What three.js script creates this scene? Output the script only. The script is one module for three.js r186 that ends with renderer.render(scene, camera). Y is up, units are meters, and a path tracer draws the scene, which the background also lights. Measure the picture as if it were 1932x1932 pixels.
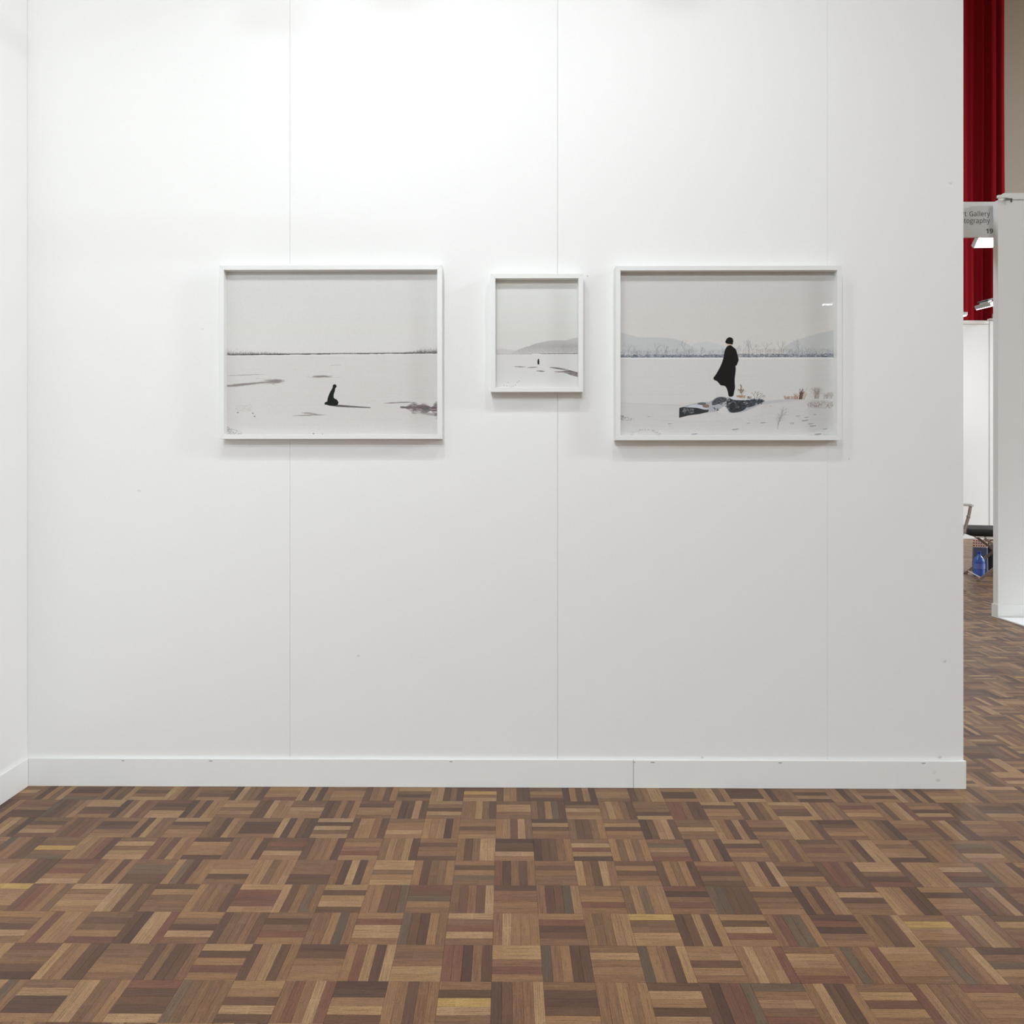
import * as THREE from 'three';
import { RectAreaLightUniformsLib } from 'three/addons/lights/RectAreaLightUniformsLib.js';
import { RoundedBoxGeometry } from 'three/addons/geometries/RoundedBoxGeometry.js';
import { mergeGeometries } from 'three/addons/utils/BufferGeometryUtils.js';

// ------------------------------------------------------------------ camera, exposure, lights
const scene = new THREE.Scene();
scene.background = new THREE.Color(0x000000);
const renderer = new THREE.WebGLRenderer({ antialias: true });
renderer.toneMapping = THREE.LinearToneMapping;
renderer.toneMappingExposure = 0.975;
renderer.shadowMap.enabled = true;
RectAreaLightUniformsLib.init();

// 24 mm shift lens, level, turned 0.4 degrees to the left
const camera = new THREE.PerspectiveCamera(2 * Math.atan(966 / 1285) * 180 / Math.PI, 1, 0.05, 60);
camera.position.set(0, 1.2147, 2.535);
camera.rotation.set(0, 0.4 * Math.PI / 180, 0);
camera.setViewOffset(1932, 1932, 20, 98, 1932, 1932);
scene.add(camera);

const FILL_LIGHT = [115, 275, 325, 38];          // luminance of the unseen fill panels added under the ceiling
const FLOOD = [415, 330, 450];              // luminance of the booth's own flood lamps
const FLOOD_FRONT = 620;        // the one on the side partition
const FLOOD_NEIGHBOUR = 100;    // those of the neighbouring booths

// ------------------------------------------------------------------ helpers
function rng(seed) {
  let a = seed >>> 0;
  return () => { a = (a + 0x6D2B79F5) | 0; let t = Math.imul(a ^ (a >>> 15), 1 | a); t = (t + Math.imul(t ^ (t >>> 7), 61 | t)) ^ t; return ((t ^ (t >>> 14)) >>> 0) / 4294967296; };
}
const used = new Map();
function numbered(name) {
  const n = used.get(name) || 0; used.set(name, n + 1);
  return n ? `${name}_${String(n).padStart(3, '0')}` : name;
}
function mesh(name, geometry, material, parent) {
  const m = new THREE.Mesh(geometry, material);
  m.name = name; m.castShadow = true; m.receiveShadow = true;
  if (parent) parent.add(m);
  return m;
}
function thing(name, label, category, [x, y, z] = [0, 0, 0], turn = 0, group) {
  const o = new THREE.Group(); o.name = numbered(name); scene.add(o);
  o.position.set(x, y, z); o.rotation.y = turn;
  o.userData = { label, category };
  if (group) o.userData.group = group;
  return o;
}
function structure(name, label, category) {
  const o = new THREE.Group(); o.name = name; scene.add(o);
  o.userData = { kind: 'structure', label, category };
  return o;
}
const std = (hex, roughness = 0.6, extra = {}) => new THREE.MeshStandardMaterial({ color: hex, roughness, metalness: 0, ...extra });
function slab(x0, y0, x1, y1, z0, z1, c = 0.0008) {           // a board in the x-y plane with chamfered edges, uv in metres
  const s = new THREE.Shape();
  s.moveTo(x0 + c, y0 + c); s.lineTo(x1 - c, y0 + c); s.lineTo(x1 - c, y1 - c); s.lineTo(x0 + c, y1 - c); s.closePath();
  const g = new THREE.ExtrudeGeometry(s, { depth: z1 - z0 - 2 * c, bevelEnabled: true, bevelThickness: c, bevelSize: c, bevelSegments: 1, steps: 1 });
  g.translate(0, 0, z0 + c);
  return g;
}
function box(cx, cy, cz, w, h, d, r = 0.002) {
  const g = new RoundedBoxGeometry(w, h, d, 1, Math.min(r, w / 3, h / 3, d / 3)); g.translate(cx, cy, cz); return g;
}
const V = (x, y, z) => new THREE.Vector3(x, y, z);
function tube(points, radius, seg = 8, steps = 16) {
  const curve = points.length === 2 ? new THREE.LineCurve3(points[0], points[1]) : new THREE.CatmullRomCurve3(points);
  return new THREE.TubeGeometry(curve, points.length === 2 ? 1 : steps, radius, seg, false);
}
function bar(a, b, w, t) {                                    // a flat bar from a to b
  const len = a.distanceTo(b);
  const g = new RoundedBoxGeometry(w, len, t, 1, Math.min(w, t) * 0.25);
  const m = new THREE.Matrix4();
  const dir = b.clone().sub(a).normalize();
  m.makeRotationFromQuaternion(new THREE.Quaternion().setFromUnitVectors(V(0, 1, 0), dir));
  m.setPosition(a.clone().add(b).multiplyScalar(0.5));
  return g.applyMatrix4(m);
}
function canvas(w, h) { const c = document.createElement('canvas'); c.width = w; c.height = h; return c; }
function canvasTexture(c, wrap = false) {
  const t = new THREE.CanvasTexture(c);
  t.colorSpace = THREE.SRGBColorSpace; t.magFilter = THREE.LinearFilter; t.anisotropy = 8;
  if (wrap) t.wrapS = t.wrapT = THREE.RepeatWrapping;
  return t;
}
function grain(c, amount, seed, cell = 1) {                   // film or paint grain
  const r = rng(seed), x = c.getContext('2d'), im = x.getImageData(0, 0, c.width, c.height), d = im.data;
  for (let i = 0; i < d.length; i += 4) {
    const n = (r() + r() + r() - 1.5) * amount;
    d[i] += n; d[i + 1] += n; d[i + 2] += n;
  }
  x.putImageData(im, 0, 0);
}

// ------------------------------------------------------------------ materials of the setting
const WALL_W = 3.4845, WALL_H = 3.25, X0 = -1.79, X1 = 1.6945;
function paintTexture(w, h, base, marks, seed) {
  const c = canvas(w, h), x = c.getContext('2d'), r = rng(seed);
  x.fillStyle = `rgb(${base.join(',')})`; x.fillRect(0, 0, w, h);
  for (let i = 0; i < 500; i++) {                             // faint uneven roller coats
    const cx = r() * w, cy = r() * h, rad = (0.01 + r() * 0.05) * w, a = 0.012 * r();
    const g = x.createRadialGradient(cx, cy, 0, cx, cy, rad);
    const t = r() < 0.5 ? '255,255,255' : '215,213,208';
    g.addColorStop(0, `rgba(${t},${a})`); g.addColorStop(1, `rgba(${t},0)`);
    x.fillStyle = g; x.fillRect(cx - rad, cy - rad, 2 * rad, 2 * rad);
  }
  for (const [u, v, rad, a] of marks) {                       // scuffs and filled screw holes
    x.save(); x.translate(u * w, v * h); x.scale(1.2, 0.8); x.fillStyle = `rgba(120,120,118,${a})`;
    for (let k = 0; k < 6; k++) { x.beginPath(); x.arc((r() - 0.5) * rad, (r() - 0.5) * rad, rad * (0.35 + 0.5 * r()), 0, 7); x.fill(); }
    x.restore();
  }
  grain(c, 2.2, seed + 1);
  return canvasTexture(c);
}
const px2uv = (px, py) => [((px - 955) / 507 - X0) / WALL_W, 1 - (1.2147 - (py - 868) / 507) / WALL_H];
const wallMap = paintTexture(2048, 1910, [239, 239, 237], [
  [...px2uv(675, 1238), 4, 0.05], [...px2uv(260, 926), 4, 0.04], [...px2uv(1790, 348), 4, 0.05], [...px2uv(1779, 1246), 4, 0.06],
  [...px2uv(1326, 1428), 4, 0.07], [...px2uv(1770, 1427), 4, 0.07], [...px2uv(1108, 521), 2, 0.2], [...px2uv(1600, 866), 2, 0.16], [...px2uv(380, 620), 3, 0.03],
  [...px2uv(700, 723), 3, 0.05],
], 11);
wallMap.repeat.set(1 / WALL_W, 1 / WALL_H); wallMap.offset.set(-X0 / WALL_W, 0);
const wallPaint = new THREE.MeshStandardMaterial({ map: wallMap, roughness: 0.62 });
const plainPaint = std(0xefefed, 0.62);
const trimPaint = std(0xf0f1ee, 0.42);
const bbMap = paintTexture(2048, 64, [238, 239, 236], [], 21);
{
  const c = bbMap.image, x = c.getContext('2d');
  for (const [px, len] of [[232, 5], [398, 7], [851, 6], [1195, 5], [1230, 8], [1468, 7], [1736, 8]]) {   // nail heads and knocks along the upper edge
    x.fillStyle = 'rgba(70,66,60,0.5)'; x.fillRect(((px - 955) / 507 - X0) / WALL_W * 2048 - len / 2, 4, len, 2);
  }
  for (const [px, v, a] of [[1763, 0.68, 0.16], [1756, 0.4, 0.06]]) { x.fillStyle = `rgba(110,108,104,${a})`; x.beginPath(); x.ellipse(((px - 955) / 507 - X0) / WALL_W * 2048, v * 64, 5, 4, 0, 0, 7); x.fill(); }
}
bbMap.repeat.set(1 / WALL_W, 1 / 0.104); bbMap.offset.set(-X0 / WALL_W, 0);
const boardPaint = new THREE.MeshStandardMaterial({ map: bbMap, roughness: 0.4 });

// ------------------------------------------------------------------ the hall around the booths
{
  const H = 10.5, xa = -9, xb = 28, za = -10.95, zb = 25;
  const beige = std(0xa8a196, 0.9);                            // all of the hall is the beige plaster seen beside the curtain
  const add = (name, label, g, m) => { const o = mesh(name, g, m, scene); o.userData = { kind: 'structure', label, category: 'wall' }; return o; };
  add('wall_north', 'beige plastered wall of the hall behind the red curtain', box((xa + xb) / 2, H / 2, za - 0.15, xb - xa, H, 0.3), beige);
  add('wall_south', 'beige wall of the hall behind the opposite stand', box((xa + xb) / 2, H / 2, zb + 0.15, xb - xa, H, 0.3), beige);
  add('wall_west', 'beige long wall of the hall behind the side partition', box(xa - 0.15, H / 2, (za + zb) / 2, 0.3, H, zb - za + 0.6), beige);
  add('wall_east', 'beige long wall of the hall beyond the white stands', box(xb + 0.15, H / 2, (za + zb) / 2, 0.3, H, zb - za + 0.6), beige);
  const c = add('ceiling', 'beige high ceiling of the hall', box((xa + xb) / 2, H + 0.15, (za + zb) / 2, xb - xa + 0.6, 0.3, zb - za + 0.6), beige); c.userData.category = 'ceiling';
  const glow = new THREE.MeshStandardMaterial({ color: 0xffffff, emissive: 0xf8faff, emissiveIntensity: 3, roughness: 0.5 });
  const metal = std(0xcfcfcb, 0.5);
  const spots = [[-1, 20.5, 'above the aisle behind the opposite stand'], [25, 7, 'beside the long wall of the hall'], [25, -3, 'near the corner of the beige wall'], [-5, -6, 'behind the picture wall']];  // unseen panels, added as fill to brighten the walls and partition ends
  spots.forEach(([x, z, where], i) => {
    const t = thing('added_fill_panel', `large flat fill panel added ${where}`, 'fill light', [x, H - 0.1, z], 0, 'added fill panels of the hall');
    mesh('frame', box(0, 0.045, 0, 3.3, 0.1, 2.3, 0.01), metal, t);
    mesh('diffuser', box(0, -0.012, 0, 3.2, 0.012, 2.2, 0.003), glow, t);
    const l = new THREE.RectAreaLight(0xeaf4fd, FILL_LIGHT[i], 3.2, 2.2);
    l.position.set(0, -0.03, 0); t.add(l); l.lookAt(x, 0, z); l.rotation.set(-Math.PI / 2, 0, 0);
  });
}

// ------------------------------------------------------------------ parquet floor
{
  const floor = structure('floor', 'brown basket-weave mosaic parquet floor of five-stave squares', 'floor');
  const T = 0.12, N = 5, SW = T / N, GX = 0.0859, GZ = 0.1095, TH = 0.005;
  // wood grain: streaks along the stave with open pores
  const gs = 1024, gc = canvas(gs, gs), gx = gc.getContext('2d'), r = rng(5);
  gx.fillStyle = 'rgb(222,222,222)'; gx.fillRect(0, 0, gs, gs);
  for (let i = 0; i < 5200; i++) {
    const x = r() * gs, y = r() * gs, len = 30 + r() * 260, w = 0.6 + r() * 2.2, t = r();
    gx.strokeStyle = t < 0.55 ? `rgba(112,98,88,${0.12 + 0.26 * r()})` : `rgba(255,252,246,${0.08 + 0.2 * r()})`;
    gx.lineWidth = w; gx.beginPath(); gx.moveTo(x, y); gx.bezierCurveTo(x + (r() - 0.5) * 6, y + len * 0.3, x + (r() - 0.5) * 8, y + len * 0.7, x + (r() - 0.5) * 8, y + len); gx.stroke();
  }
  for (let i = 0; i < 9000; i++) { gx.fillStyle = `rgba(60,48,42,${0.15 + 0.35 * r()})`; gx.fillRect(r() * gs, r() * gs, 1 + r(), 3 + r() * 9); }
  grain(gc, 26, 6);
  const grainMap = canvasTexture(gc, true); grainMap.repeat.set(1 / 0.3, 1 / 0.3);
  const wood = new THREE.MeshStandardMaterial({ map: grainMap, vertexColors: true, roughness: 0.42, bumpMap: grainMap, bumpScale: 0.00012 });
  wood.color.setRGB(0.92, 0.87, 0.8);
  const kinds = {                                             // light, middle, dark, reddish, grey-brown and yellow staves
    L: ['#bd9870', '#b59068', '#c2a078', '#b08960'], M: ['#9d7856', '#967152', '#a47d58', '#8f6b4d'], D: ['#74523a', '#6d4d3c', '#7b5842', '#684838'],
    R: ['#8d6049', '#855a46'], G: ['#806852', '#77614e'], Y: ['#d0ac68'],
  };
  // one stave: chamfered top and short sides, length along z
  function stave(color, u0, v0) {
    const a = SW / 2 - 0.00012, b = T / 2 - 0.00012, c = 0.00035, p = [], uv = [], col = [];
    const top = [[-a + c, 0, -b + c], [a - c, 0, -b + c], [a - c, 0, b - c], [-a + c, 0, b - c]];
    const rim = [[-a, -c, -b], [a, -c, -b], [a, -c, b], [-a, -c, b]];
    const low = rim.map(([x, , z]) => [x, -TH, z]);
    const quad = (q) => { for (const k of [0, 2, 1, 0, 3, 2]) { p.push(...q[k]); uv.push(u0 + q[k][0], v0 + q[k][2]); col.push(color.r, color.g, color.b); } };
    quad(top);
    for (let k = 0; k < 4; k++) { const n = (k + 1) % 4; quad([rim[k], rim[n], top[n], top[k]]); quad([low[k], low[n], rim[n], rim[k]]); }
    const g = new THREE.BufferGeometry();
    g.setAttribute('position', new THREE.Float32BufferAttribute(p, 3));
    g.setAttribute('uv', new THREE.Float32BufferAttribute(uv, 2));
    g.setAttribute('color', new THREE.Float32BufferAttribute(col, 3));
    g.computeVertexNormals();
    return g;
  }
  const rv = rng(77), variants = [], byKind = {};
  for (const [kind, list] of Object.entries(kinds)) {
    byKind[kind] = [];
    for (const hex of list) for (let k = 0; k < 3; k++) {
      const base = new THREE.Color(hex); base.offsetHSL((rv() - 0.5) * 0.01, (rv() - 0.5) * 0.04, (rv() - 0.5) * 0.035);
      byKind[kind].push(variants.length); variants.push(stave(base, rv() * 3, rv() * 3));
    }
  }
  // the three rows along the picture wall, block by block from column -11, as photographed
  const rows = {
    '-1': 'LLDDM MMMDL DLMMD LLMLR LDLDM LMLLM DMMDL MLMDM LLDMD DDYML DLLDD MMLMD DLDLD MMLLM DMMLL MLDDM LLLML MDDDL LDMMM MMDLD MLDML MMMDM LMDMD MMMLL'.split(' '),
    0: 'RDDLL DMDLL LLMLM DDLML MMLLM DDMDL RDLLM MDDLD LMDLM MMLMD MLLMM MDLGD DMLML MLMMD MMMDL RRMDD LDMLM DLDML LMDDL LMMLM MRMLM MDLLR MMDLR DDMMM'.split(' '),
    1: 'MDLMM LDMLM MMDLM MDDDM LDMDD LDLML DLLMD MMMLM LMLDM MMDML MLDLM DLDMM MDDMM MLDMM DDLLD MMLMM LMDLD MMDMM LLMMD DDMLM MMMDD MMRMM DMLDD LMMMD'.split(' '),
  };
  // beyond the laid staves the floor goes on, too far or too hidden to tell its pieces apart
  {
    const n = 16, pc = canvas(n * 60, n * 60), px = pc.getContext('2d'), rf = rng(31), all = 'LLLLMMMMMDDDDRG';
    for (let i = 0; i < n; i++) for (let j = 0; j < n; j++) for (let k = 0; k < N; k++) {
      const list = kinds[all[Math.floor(rf() * all.length)]], c = new THREE.Color(list[Math.floor(rf() * list.length)]); c.multiplyScalar(0.62);       // the staves' colours times the mean of their grain
      px.fillStyle = `#${c.getHexString()}`;
      if ((i + j) % 2) px.fillRect(i * 60, j * 60 + k * 12, 60, 12); else px.fillRect(i * 60 + k * 12, j * 60, 12, 60);
    }
    grain(pc, 16, 32);
    const ft = canvasTexture(pc, true); ft.repeat.set(37.6 / (n * T), 36.6 / (n * T));
    const top = new THREE.MeshStandardMaterial({ map: ft, roughness: 0.45 }), under = std(0x3a2a22, 0.8);
    const g = new THREE.BoxGeometry(37.6, 0.2, 36.6); g.translate(9.5, -0.105, 7);
    mesh('subfloor', g, [under, under, top, under, under, under], floor);
  }
  const pick = rng(123), places = [];
  const lot = 'LLLLLMMMMMMMMDDDDDRRG';
  function lay(xa, xb, za, zb, inside) {
    for (let i = Math.floor((xa - GX) / T); i < Math.ceil((xb - GX) / T); i++) for (let j = Math.floor((za - GZ) / T); j < Math.ceil((zb - GZ) / T); j++) {
      const cx = GX + (i + 0.5) * T, cz = GZ + (j + 0.5) * T, along = ((i + j) % 2 + 2) % 2 === 0;     // true: staves run towards the wall
      for (let k = 0; k < N; k++) {
        const o = (k + 0.5) * SW - T / 2, flip = pick() < 0.5, known = rows[j] && rows[j][i + 11];
        const kind = known ? known[k] : pick() < 0.003 ? 'Y' : lot[Math.floor(pick() * lot.length)];
        const list = byKind[kind], v = list[Math.floor(pick() * list.length)];
        const x = along ? cx + o : cx, z = along ? cz : cz + o;
        if (inside(x, z)) places.push({ x, z, v, turn: (along ? 0 : Math.PI / 2) + (flip ? Math.PI : 0) });
      }
    }
  }
  lay(-1.9, 9.2, -8.0, 2.4, (x, z) => (z > -0.045 && x < 5.2 && x > -1.84) || (z <= -0.045 && x > 1.62));
  // the 300 largest in the picture are separate pieces
  const seen = (p) => { const Z = 2.535 - p.z, u = 946 + 1285 * (p.x - 0.007 * Z) / Z, v = 868 + 1285 * 1.2147 / Z; return u > 2 && u < 1926 && v > 1487 && v < 1572 ? 1 / Z : 0; };
  const order = places.map((p, i) => [seen(p), i]).filter((a) => a[0] > 0).sort((a, b) => b[0] - a[0]).slice(0, 300);
  const single = new Set(order.map((a) => a[1]));
  const rest = [], m4 = new THREE.Matrix4();
  let n = 0;
  places.forEach((p, i) => {
    if (single.has(i)) {
      const m = mesh(n ? `stave_${String(n).padStart(3, '0')}` : 'stave', variants[p.v], wood, floor); n++;
      m.position.set(p.x, 0, p.z); m.rotation.y = p.turn;
    } else rest.push(variants[p.v].clone().applyMatrix4(m4.makeRotationY(p.turn).setPosition(p.x, 0, p.z)));
  });
  const more = mesh('parquet_staves', mergeGeometries(rest), wood, floor);
  more.userData.kind = 'stuff';
}

// ------------------------------------------------------------------ the booth's walls
{
  const wall = structure('wall_back', 'white painted exhibition wall of tall panels', 'wall');
  mesh('core', box((X0 + X1) / 2 - 0.02, WALL_H / 2, -0.042, X1 - X0 - 0.01, WALL_H - 0.004, 0.04), plainPaint, wall);
  const seams = [X0 - 0.02, -0.8066, 0.1913, 1.1916, X1];
  const gap = [0, 0.0003, 0.00042, 0.0004, 0];
  for (let i = 0; i < 4; i++) mesh(i ? `panel_00${i}` : 'panel', slab(seams[i] + gap[i], 0, seams[i + 1] - gap[i + 1], WALL_H, -0.02, i === 3 ? -0.0008 : 0, 0.0004), wallPaint, wall);
  mesh('back_panel', box((X0 + X1) / 2, WALL_H / 2, -0.067, X1 - X0, WALL_H, 0.008), plainPaint, wall);
  mesh('end_cap', box(X1 - 0.0035, WALL_H / 2, -0.046, 0.005, WALL_H - 0.002, 0.048), plainPaint, wall);

  const side = structure('wall_left', 'white painted side partition meeting the picture wall in the corner', 'wall');
  const zs = [0.0, 0.992, 1.992, 2.992, 3.5];
  for (let i = 0; i < 4; i++) {
    const g = slab(zs[i] + 0.0006, 0, zs[i + 1] - 0.0006, WALL_H, -0.02, 0, 0.0007); g.rotateY(-Math.PI / 2); g.translate(X0 - 0.02, 0, 0);   // local x becomes z
    g.scale(1, 1, 1);
    mesh(i ? `panel_00${i}` : 'panel', g, plainPaint, side);
  }
  mesh('core', box(X0 - 0.052, WALL_H / 2, 1.75, 0.05, WALL_H, 3.5), plainPaint, side);

  const bb = structure('baseboard_back', 'white baseboard along the picture wall with one joint', 'baseboard');
  mesh('board', slab(X0, 0, 0.4706, 0.104, 0.0002, 0.0105, 0.0012), boardPaint, bb);
  mesh('board_001', slab(0.4718, 0, X1 + 0.003, 0.1035, 0.0002, 0.011, 0.0012), boardPaint, bb);
  const bl = structure('baseboard_left', 'white baseboard along the side partition', 'baseboard');
  const g = slab(0.0115, 0, 3.5, 0.104, 0, 0.0105, 0.0012); g.rotateY(Math.PI / 2); g.scale(1, 1, -1); 
  { // scaling by -1 turns the faces inside out: flip them back
    const p = g.attributes.position, nrm = g.attributes.normal, uvs = g.attributes.uv;
    for (let i = 0; i < p.count; i += 3) for (const at of [p, nrm, uvs]) for (let k = 0; k < at.itemSize; k++) { const a = at.array[(i + 1) * at.itemSize + k]; at.array[(i + 1) * at.itemSize + k] = at.array[(i + 2) * at.itemSize + k]; at.array[(i + 2) * at.itemSize + k] = a; }
    g.computeVertexNormals();
  }
  g.translate(X0 + 0.0002, 0, 0);
  mesh('board', g, trimPaint, bl);
}

// ------------------------------------------------------------------ flood lamps on arms
const lampGrey = std(0xc9c9c6, 0.45, { metalness: 0.2 }), lampDark = std(0x5a5a58, 0.5);
const lampGlow = new THREE.MeshStandardMaterial({ color: 0xffffff, emissive: 0xfafcff, emissiveIntensity: 14, roughness: 0.3 });
function floodLamp(label, mount, face, target, luminance, w = 0.16, h = 0.12, tint = 0xf4faff, group) {
  const t = thing('flood_lamp', label, 'lamp', mount, 0, group);
  const O = V(...mount), F = V(...face), dir = V(...target).sub(F).normalize();
  const q = new THREE.Matrix4().lookAt(V(0, 0, 0), dir, Math.abs(dir.y) > 0.95 ? V(0, 0, -1) : V(0, 1, 0));   // -z looks at the target
  const place = (g) => { g.applyMatrix4(q); g.translate(F.x - O.x, F.y - O.y, F.z - O.z); return g; };
  mesh('clamp', box(0, 0, 0, 0.06, 0.07, 0.08, 0.006), lampGrey, t);
  const back = F.clone().addScaledVector(dir, -0.06).sub(O);
  const up = V(0, 0.035, 0);
  mesh('arm', tube([up, up.clone().lerp(back, 0.12).add(V(0, 0.05, 0)), up.clone().lerp(back, 0.6).add(V(0, 0.04, 0)), back], 0.011, 8, 20), lampGrey, t);
  const house = mesh('housing', place(mergeGeometries([box(0, 0, 0.034, w + 0.02, h + 0.02, 0.05, 0.006), box(0, 0, 0.068, w * 0.6, h * 0.6, 0.03, 0.005)])), lampGrey, t);
  for (let k = -3; k <= 3; k++) mesh('cooling_fin', place(box(k * w / 8, 0, 0.088, 0.004, h * 0.7, 0.02, 0.001)), lampDark, house);
  mesh('lens', place(box(0, 0, 0.006, w, h, 0.008, 0.001)), lampGlow, t);
  const l = new THREE.RectAreaLight(tint, luminance, w, h);
  l.position.copy(F).addScaledVector(dir, 0.004).sub(O); t.add(l); t.updateMatrixWorld(true);
  l.quaternion.setFromRotationMatrix(q);
  return t;
}
const LY = 3.36;
floodLamp('white flood lamp on an arm above the framed kneeling figure', [-0.45, 3.285, -0.03], [-0.446, LY, 1.27], [-0.42, 0, 0.5], FLOOD[0], 0.09, 0.07, 0xf4faff, 'flood lamps over the picture wall');
floodLamp('white flood lamp on a long arm towards the corner of the booth', [-0.95, 3.285, -0.03], [-0.876, LY, 1.45], [-0.8, 0, 0.5], FLOOD[1], 0.09, 0.07, 0xf4faff, 'flood lamps over the picture wall');
floodLamp('white flood lamp on an arm above the gap beside the small frame', [0.55, 3.285, -0.03], [0.53, LY, 1.27], [0.54, 0, 0.5], FLOOD[2], 0.09, 0.07, 0xf4faff, 'flood lamps over the picture wall');
floodLamp('white flood lamp on a long arm from the side partition', [-1.83, 3.285, 3.3], [-0.657, LY, 3.3], [-0.2, 1.2, 0], FLOOD_FRONT, 0.11, 0.08);

// ------------------------------------------------------------------ the three framed photographs
const framePaint = std(0xe8e9e5, 0.4), backing = std(0xdedcd6, 0.8);
const glassMat = new THREE.MeshPhysicalMaterial({ color: 0xffffff, roughness: 0.0, transmission: 1, thickness: 0, ior: 1.45, specularIntensity: 0.3 });
function framed(label, x0, y0, x1, y1, tex, strength) {
  const D = 0.045, W = 0.0168, R = 0.026;
  const cx = (x0 + x1) / 2, w = x1 - x0, h = y1 - y0;
  const t = thing('framed_photograph', label, 'picture', [cx, y0, 0.0015], 0, 'framed photographs on the picture wall');
  const hw = w / 2;
  // four mitred rails
  const rail = (a) => {
    const s = new THREE.Shape(); s.moveTo(...a[0]); for (const p of a.slice(1)) s.lineTo(...p); s.closePath();
    const c = 0.0009;
    const g = new THREE.ExtrudeGeometry(s, { depth: D - c, bevelEnabled: true, bevelThickness: c, bevelSize: c, bevelOffset: -c, bevelSegments: 2, steps: 1 });
    return g;
  };
  const e = 0.00002;
  mesh('rail', rail([[-hw, 0], [hw, 0], [hw - W, W - e], [-hw + W, W - e]]), framePaint, t);
  mesh('rail', rail([[-hw + W, h - W + e], [hw - W, h - W + e], [hw, h], [-hw, h]]), framePaint, t);
  mesh('rail', rail([[-hw, 0], [-hw + W - e, W], [-hw + W - e, h - W], [-hw, h]]), framePaint, t);
  mesh('rail', rail([[hw, 0], [hw, h], [hw - W + e, h - W], [hw - W + e, W]]), framePaint, t);
  mesh('backing_board', box(0, h / 2, D - R - 0.006, w - 2 * W + 0.006, h - 2 * W + 0.006, 0.006, 0.001), backing, t);
  const pg = new THREE.BoxGeometry(w - 2 * W, h - 2 * W, 0.0012); pg.translate(0, h / 2, D - R - 0.0024);
  const paper = std(0xe6e6e2, 0.7), print = new THREE.MeshPhysicalMaterial({ map: tex, roughness: 0.8, specularIntensity: 0.15 });
  print.color.setRGB(strength, strength, strength);
  const m = mesh('print', pg, [paper, paper, paper, paper, print, paper], t);
  m.userData.label = 'photographic print of a snowy landscape';
  const gg = new THREE.PlaneGeometry(w - 2 * W, h - 2 * W); gg.translate(0, h / 2, D - 0.008);
  const gl = mesh('glass', gg, glassMat, t); gl.userData.label = 'clear picture glass';
  return t;
}
const poly = (x, pts, fill) => { x.fillStyle = fill; x.beginPath(); pts.forEach(([a, b], i) => (i ? x.lineTo(a, b) : x.moveTo(a, b))); x.closePath(); x.fill(); };
const smooth = (x, pts, fill) => {                               // closed curve through the midpoints
  x.fillStyle = fill; x.beginPath();
  const n = pts.length, mid = (i) => [(pts[i % n][0] + pts[(i + 1) % n][0]) / 2, (pts[i % n][1] + pts[(i + 1) % n][1]) / 2];
  x.moveTo(...mid(n - 1));
  for (let i = 0; i < n; i++) x.quadraticCurveTo(pts[i][0], pts[i][1], ...mid(i));
  x.closePath(); x.fill();
};
function begin(W, H, x0, y0, x1, y1) { const c = canvas(W, H), x = c.getContext('2d'); x.setTransform(W / (x1 - x0), 0, 0, H / (y1 - y0), -x0 * W / (x1 - x0), -y0 * H / (y1 - y0)); return [c, x]; }
function streak(x, r, xa, ya, xb, yb, n, spread, color, len = 30, w = 2) {   // a ragged dark streak of bare ice made of many dashes
  for (let i = 0; i < n; i++) {
    const t = r(), cx = xa + (xb - xa) * t, cy = ya + (yb - ya) * t + (r() - 0.5) * spread * (0.4 + Math.sin(t * Math.PI) * 0.8);
    x.fillStyle = color(r()); x.fillRect(cx - len * r(), cy, len * (0.4 + r()), w * (0.5 + r()));
  }
}
function blot(x, r, cx, cy, rx, ry, n, color, len, w) {          // a mottled patch that thins out at its rim
  for (let i = 0; i < n; i++) { const u = cx + (r() + r() + r() - 1.5) / 1.5 * rx, v = cy + (r() + r() + r() - 1.5) / 1.5 * ry; x.fillStyle = color(r()); x.fillRect(u - len / 2, v, len * (0.4 + r()), w * (0.5 + r())); }
}
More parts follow.
